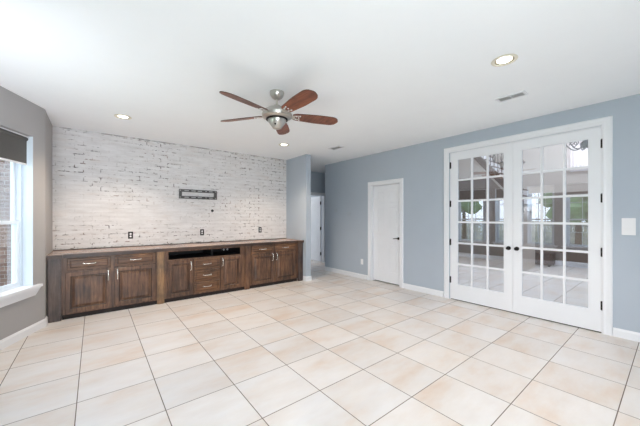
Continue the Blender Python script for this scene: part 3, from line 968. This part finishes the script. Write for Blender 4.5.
def blade_mesh():
    """blade along +x, root at r=.15, tip .69, in local coordinates around the fan axis"""
    b = MB()
    outline = []
    r0, r1 = 0.175, 0.715
    N = 26
    def halfw(s):
        base = 0.058 + 0.022 * min(1, s / 0.5)
        if s > 0.80:
            q = (s - 0.80) / 0.20
            base *= math.sqrt(max(0, 1 - q ** 2.3))
        if s < 0.06:
            base *= 0.72 + 0.28 * (s / 0.06)
        return base
    S_ = [i / N for i in range(N + 1)]
    S_[-1] = 0.998
    pitch = math.radians(-14)
    def P(s, side, dz):
        r = r0 + (r1 - r0) * s
        y = side * halfw(s)
        return Vector((r, y * math.cos(pitch), y * math.sin(pitch) + dz))
    rows = []
    for s in S_:
        rows.append([b.bm.verts.new(P(s, f, dz)) for dz in (0, 0.007) for f in (-1, -0.5, 0, 0.5, 1)])
    for a, c in zip(rows, rows[1:]):
        for k in range(4):
            b.bm.faces.new((a[k], a[k + 1], c[k + 1], c[k])); b.bm.faces.new((a[5 + k + 1], a[5 + k], c[5 + k], c[5 + k + 1]))
        for k, l in ((0, 5), (4, 9)):
            f = b.bm.faces.new((a[k], a[l], c[l], c[k])); f.material_index = 1
    for r_ in (rows[0], rows[-1]):
        f = b.bm.faces.new([r_[k] for k in (0, 1, 2, 3, 4, 9, 8, 7, 6, 5)]); f.material_index = 1
    # dark painted rim on the faces
    return b

bl = br_ = None
for i in range(5):
    ang = math.radians(52 + 72 * i)
    if i == 0:
        b = blade_mesh()
        bmesh.ops.recalc_face_normals(b.bm, faces=b.bm.faces)
        me = bpy.data.meshes.new('fan_blade'); b.bm.to_mesh(me); b.bm.free()
        me.materials.append(M['blade']); me.materials.append(M['bladeedge'])
        bl = bpy.data.objects.new('fan_blade', me); COL.objects.link(bl); bl.parent = fan
        k = MB()
        pi_ = math.radians(-14)
        q = Matrix.Rotation(pi_, 4, 'X')
        k.hexa([(0.10, -0.022, -0.012), (0.20, -0.030, 0.0), (0.20, 0.030, -0.016), (0.10, 0.022, -0.012), (0.10, -0.022, -0.004), (0.20, -0.030, 0.006), (0.20, 0.030, -0.008), (0.10, 0.022, -0.004)])
        for sgn in (-1, 1):
            k.hexa([q @ Vector(p) for p in ((0.19, sgn * 0.014, -0.006), (0.262, sgn * 0.030, -0.006), (0.262, sgn * 0.042, -0.006), (0.19, sgn * 0.034, -0.006), (0.19, sgn * 0.014, -0.0006), (0.262, sgn * 0.030, -0.0006), (0.262, sgn * 0.042, -0.0006), (0.19, sgn * 0.034, -0.0006))])
        bmesh.ops.recalc_face_normals(k.bm, faces=k.bm.faces)
        me = bpy.data.meshes.new('blade_bracket'); k.bm.to_mesh(me); k.bm.free(); me.materials.append(M['nickel'])
        bi = bpy.data.objects.new('blade_bracket', me); COL.objects.link(bi); bi.parent = bl
        for (sx, sy) in ((0.215, -0.026), (0.215, 0.026), (0.255, -0.036), (0.255, 0.036), (0.245, 0.0)):
            s = MB().lathe([(0.008, 0.003), (0.008, -0.003), (0.005, -0.006), (0, -0.006)], q @ Vector((sx, sy, -0.0055 if sy else -0.003)), q @ Vector((0, 0, 1)), 12)
            me = bpy.data.meshes.new('screw'); bmesh.ops.recalc_face_normals(s.bm, faces=s.bm.faces); s.bm.to_mesh(me); s.bm.free(); me.materials.append(M['plate'])
            so = bpy.data.objects.new('screw', me); COL.objects.link(so); so.parent = bl
        cur = bl
    else:
        cur = copy_tree(bl, fan)
    cur.location = (0, 0, 2.502 - H)
    cur.rotation_euler = (0, 0, ang)

# ------------------------------------------------------------------ recessed lights, vents
def downlight(x, y, label):
    root = thing('recessed_light', (x, y, H), label, 'recessed light', 'recessed ceiling lights')
    MB().lathe([(0.074, 0.0), (0.097, -0.001), (0.100, -0.005), (0.096, -0.009), (0.078, -0.010), (0.072, -0.004), (0.070, -0.0005), (0.074, 0.0)], (x, y, H - 0.0006), seg=40, cap=False).build('trim_ring', M['trimwarm'], root, True)
    MB().lathe([(0.075, -0.006), (0.060, -0.0015), (0.058, -0.0006), (0.074, -0.0006)], (x, y, H - 0.0006), seg=40, cap=False).build('baffle', M['baffle'], root, True)
    MB().lathe([(0.058, -0.0025), (0.040, -0.005), (0, -0.006)], (x, y, H - 0.0006), seg=32, cap=False).build('lamp_lens', M['bulb'], root, True)
    L = bpy.data.lights.new('downlight_beam', 'SPOT')
    L.energy = E_DOWN; L.color = (1.0, 0.82, 0.64); L.spot_size = math.radians(125); L.spot_blend = 0.8; L.shadow_soft_size = 0.06
    lo = bpy.data.objects.new('downlight_beam', L); COL.objects.link(lo); lo.parent = root; lo.location = (0, 0, -0.03)
    return root
p = downlight(2.800, 0.940, 'recessed ceiling light nearest the glazed double doors')
for x, y, lb in ((0.306, 4.695, 'recessed ceiling light glowing near the window end of the brick wall'), (2.797, 4.609, 'small recessed ceiling light near the hallway end of the brick wall')):
    c = copy_tree(p); c.location = (x, y, H); c['label'] = lb

def vent(x0, x1, y0, y1, label):
    root = thing('ceiling_vent', ((x0 + x1) / 2, (y0 + y1) / 2, H), label, 'ceiling vent', 'ceiling air vents')
    z1, z0 = H - 0.0005, H - 0.012
    b = MB()
    e = 0.022
    b.box((x0, y0, z0), (x0 + e, y1, z1)).box((x1 - e, y0, z0), (x1, y1, z1)).box((x0 + e, y0, z0), (x1 - e, y0 + e, z1)).box((x0 + e, y1 - e, z0), (x1 - e, y1, z1))
    b.box((x0 + e, (y0 + y1) / 2 - 0.005, z0), (x1 - e, (y0 + y1) / 2 + 0.005, z1))
    b.build('vent_frame', M['trim'], root)
    MB().box((x0 + e, y0 + e, H - 0.0025), (x1 - e, y1 - e, H - 0.0006)).build('vent_cavity', M['baffle'], root)
    n_ = 7
    lvr = MB()
    for i in range(n_):
        x = x0 + e + (x1 - x0 - 2 * e) * (i + 0.5) / n_
        for ya, yb in ((y0 + e, (y0 + y1) / 2 - 0.005), ((y0 + y1) / 2 + 0.005, y1 - e)):
            lvr.hexa([(x - 0.006, ya, H - 0.011), (x - 0.004, ya, H - 0.011), (x - 0.004, yb, H - 0.011), (x - 0.006, yb, H - 0.011),
                      (x + 0.004, ya, H - 0.003), (x + 0.006, ya, H - 0.003), (x + 0.006, yb, H - 0.003), (x + 0.004, yb, H - 0.003)])
    lvr.build('vent_louvres', M['trim'], root)
    return root
vent(3.630, 3.775, 1.03, 1.315, 'white slatted ceiling vent nearest the glazed double doors')
vent(3.64, 3.80, 4.02, 4.33, 'small slatted ceiling vent near the hallway opening')

# ------------------------------------------------------------------ foyer: stair, chandelier, upper window
stx = 8.5
st = thing('staircase', (9.0, 3.2, 0), 'staircase with brown treads seen through the glazed doors', 'staircase')
sy0, sz0, sy1, sz1 = 2.42, 1.90, 4.90, 4.86     # stringer line on the near side
sl_ = (sz1 - sz0) / (sy1 - sy0)
b = MB()
b.prism([(sy0, sz0 - 0.02), (sy1, sz1 - 0.02), (sy1, sz1 - 0.27), (sy0, sz0 - 0.27)], lambda t, a, z: (t, a, z), stx - 0.03, stx)
b.build('stringer', M['treadwood'], st)
N = 14
tb = MB(); rb = MB()
for i in range(N):
    y = sy0 + (sy1 - sy0) * i / N
    z = sz0 + (sz1 - sz0) * i / N
    dy = (sy1 - sy0) / N; dz = (sz1 - sz0) / N
    tb.box((stx + 0.001, y, z + dz - 0.20), (9.5, y + dy + 0.02, z + dz - 0.165))
    rb.box((stx + 0.001, y, z - 0.165), (9.5, y + 0.015, z + dz - 0.201))
tb.build('treads', M['treadwood'], st); rb.build('risers', M['trim'], st)
MB().prism([(sy0, sz0 - 0.28), (sy1, sz1 - 0.28), (sy1, sz1 - 0.36), (sy0, sz0 - 0.36)], lambda t, a, z: (t, a, z), stx + 0.001, 9.5).build('soffit', M['beige'], st)
MB().box((stx - 0.03, 2.44, 0.0), (9.5, 2.83, 1.53)).box((stx - 0.03, 2.40, 1.54), (9.5, 2.86, 1.62)).build('landing', M['beige'], st)
hr = MB().tube([(stx - 0.015, sy0 - 0.02, sz0 + 0.86), (stx - 0.015, sy1, sz1 + 0.86 - 0.55)], 0.030, 12)
hr = hr.build('handrail', M['treadwood'], st, True)
ba = MB()
for i in range(27):
    y = sy0 + 0.03 + i * 0.092
    if y > sy1 - 0.3:
        break
    zb = sz0 + (y - sy0) * sl_ - 0.02
    zt = sz0 + 0.86 + (y - sy0) * ((sz1 - 0.55 - sz0) / (sy1 - sy0))
    ba.tube([(stx - 0.015, y, zb), (stx - 0.015, y, zt)], 0.009, 6)
    if i % 2:
        zc = (zb + zt) / 2
        for s in (-1, 1):
            pts = [(stx - 0.015, y + s * 0.04 * math.sin(k / 10 * PI * 1.6) , zc - 0.17 + 0.34 * k / 10) for k in range(11)]
            ba.tube(pts, 0.009, 6)
ba.build('balusters', M['iron'], st, True)

ch = thing('chandelier', (7.5, 1.16, 3.3), 'scrolled iron chandelier hanging in the foyer behind the glazed doors', 'chandelier')
cxx, cyy, czz = 7.5, 1.13, 2.80
MB().tube([(cxx, cyy, FH - 0.002), (cxx, cyy, 3.0)], 0.008, 8).build('chain', M['iron'], ch)
MB().lathe([(0.0, 0.22), (0.03, 0.2), (0.02, 0.1), (0.05, 0.02), (0.03, -0.06), (0.0, -0.1)], (cxx, cyy, czz), seg=18).build('hub', M['iron'], ch, True)
for i in range(6):
    a = i * PI / 3 + 0.35
    pts = []
    for k in range(25):
        s = k / 24
        r = 0.02 + 0.30 * s
        z = -0.02 - 0.10 * math.sin(s * PI * 1.05) + 0.10 * s
        pts.append((cxx + r * math.cos(a), cyy + r * math.sin(a), czz + z))
    arm = MB().tube(pts, 0.011, 8)
    sc = []
    for k in range(21):
        th = k / 20 * PI * 2.6
        rr = 0.07 * (1 - k / 26)
        r = 0.17 + rr * math.cos(th)
        sc.append((cxx + r * math.cos(a), cyy + r * math.sin(a), czz + 0.04 + rr * math.sin(th)))
    arm.tube(sc, 0.008, 8)
    ao = arm.build('arm', M['iron'], ch, True)
    tip = pts[-1]
    MB().lathe([(0.03, 0.0), (0.035, 0.01), (0.012, 0.012), (0.012, 0.09), (0, 0.095)], (tip[0], tip[1], tip[2] + 0.008), seg=12).build('candle', M['curtain'], ao, True)

w5 = thing('window_5', (FX + 0.05, 1.0, 2.66)); struct(w5, 'tall upper foyer window behind sheer curtains', 'window')
b = MB()
for y in (0.05, 0.65, 1.25, 1.85):
    b.box((FX + 0.03, y, 2.66), (FX + 0.09, y + 0.05, 4.70))
for z in (2.66, 3.7, 4.65):
    b.box((FX + 0.035, 0.10, z), (FX + 0.085, 1.85, z + 0.05))
b.build('window_frame', M['trim'], w5)
MB().box((FX + 0.058, 0.1, 2.71), (FX + 0.062, 1.85, 4.65)).build('window_glass', M['glass'], w5)
cu = thing('sheer_curtain', (FX - 0.08, 0.97, 2.70), 'pale sheer pleated curtain over the tall upper foyer window', 'curtain')
b = MB()
prev = None
for k in range(161):
    y = 0.0 + 1.94 * k / 160
    x = FX - 0.09 + 0.022 * math.sin(k * 0.95)
    cur = (b.bm.verts.new((x, y, 2.69)), b.bm.verts.new((x, y, 4.85)))
    if prev:
        b.bm.faces.new((prev[0], cur[0], cur[1], prev[1]))
    prev = cur
b.build('curtain_panel', M['curtain'], cu, True)
MB().tube([(FX - 0.09, -0.05, 4.87), (FX - 0.09, 1.99, 4.87)], 0.012, 10).build('curtain_rod', M['iron'], cu, True)
cd = thing('wooden_chest', (FX - 0.35, 2.45, 0), 'small brown wooden chest on the foyer floor behind the glazed doors', 'chest')
MB().box((FX - 0.55, 2.20, 0.03), (FX - 0.06, 2.76, 0.31), 0.008).build('body', M['treadwood'], cd)
MB().box((FX - 0.57, 2.18, 0.312), (FX - 0.05, 2.78, 0.37), 0.01).build('lid', M['treadwood'], cd)
for x in (FX - 0.53, FX - 0.12):
    for y in (2.22, 2.70):
        MB().box((x, y, 0.0), (x + 0.04, y + 0.04, 0.0295)).build('foot', M['dark'], cd)
area('foyer_fill', (7.8, 1.8, 5.1), (7.8, 1.8, 0), 2.4, 2.4, E_FOYER, (0.90, 0.95, 1.0))  # unseen overhead fill light added to brighten the foyer

# ------------------------------------------------------------------ outdoors beyond the bay
tag(MB().box((-30, -22, -0.30), (-1.25, 26, -0.16)).build('lawn', M['grass']), 'green lawn outside the left window', 'lawn', None, 'stuff')
wing = thing('house_wing', (-3.0, 8.4, -0.16), 'brick wall of the house outside the left window', 'building')
MB().box((-3.2, 8.0, -0.16), (-0.80, 8.8, 4.2)).build('wall', M['brick'], wing)
MB().box((-3.5, 7.7, 4.2), (-0.80, 9.1, 4.35)).build('roof', M['concrete'], wing)

def plant(x, y, r, hgt, trunk, label, cat, seed, group=None):
    root = thing('garden_tree' if trunk else 'garden_shrub', (x, y, -0.16), label, cat, group)
    rng = random.Random(seed)
    b = MB()
    for k in range(34 if trunk else 22):
        th, ph = rng.uniform(0, 2 * PI), rng.uniform(-0.7, 1.2)
        rr = r * rng.uniform(0.35, 0.8)
        c = Vector((x + rr * math.cos(th) * math.cos(ph), y + rr * math.sin(th) * math.cos(ph), hgt + rr * math.sin(ph) * 0.8))
        g = bmesh.ops.create_icosphere(b.bm, subdivisions=2, radius=r * rng.uniform(0.25, 0.42), matrix=Matrix.Translation(c))
        for v in g['verts']:
            nz = noise.noise(v.co * 4.0 / max(r, 0.6))
            v.co = c + (v.co - c) * (1 + 0.55 * nz)
    b.build('foliage', M['leaf'], root)
    if trunk:
        MB().tube([(x, y, -0.14), (x + 0.05, y, hgt * 0.5), (x, y + 0.05, hgt)], [0.16, 0.12, 0.08], 10).build('trunk', M['bark'], root, True)
    return root
plant(-10.2, 3.2, 1.7, 2.1, True, 'leafy garden tree reflected in the right leaf of the glazed doors', 'tree', 1)
plant(-10.8, 9.3, 1.0, 2.3, True, 'smaller leafy garden tree in front of the pale fence', 'tree', 3)
plant(-2.25, 7.3, 0.5, 0.30, False, 'round green shrub in front of the outdoor brick wall', 'shrub', 7)
gf = thing('garden_fence', (-12.0, 6.0, -0.16), 'pale weathered board fence at the end of the lawn', 'fence')
fbm = MB()
y = -6.0
while y < 20:
    fbm.box((-12.02, y, -0.158), (-12.0, y + 0.135, 1.15 + 0.02 * math.sin(y * 7)))
    y += 0.15
for z in (0.2, 0.85):
    fbm.box((-12.06, -6, z), (-12.0205, 20, z + 0.09))
fbm.build('board_panel', M['fence'], gf)
for k in range(11):
    MB().box((-12.16, -5.9 + k * 2.5, -0.158), (-12.061, -5.8 + k * 2.5, 1.1)).build('fence_post', M['fence'], gf)
# low dark bench under the bay window facing the doors
bn = thing('window_bench', (-0.75, 1.5, 0), 'low dark wooden bench under the bay window', 'bench')
bx0 = cx_ + 0.03
MB().box((bx0, 1.02, 0.40), (bx0 + 0.42, 2.02, 0.45), 0.005).build('seat', M['dark'], bn)
MB().box((bx0 + 0.02, 1.06, 0.08), (bx0 + 0.38, 1.98, 0.399)).build('body', M['dark'], bn)
for y in (1.07, 1.92):
    for x in (bx0 + 0.03, bx0 + 0.32):
        MB().box((x, y, 0.0), (x + 0.05, y + 0.05, 0.0795)).build('leg', M['dark'], bn)
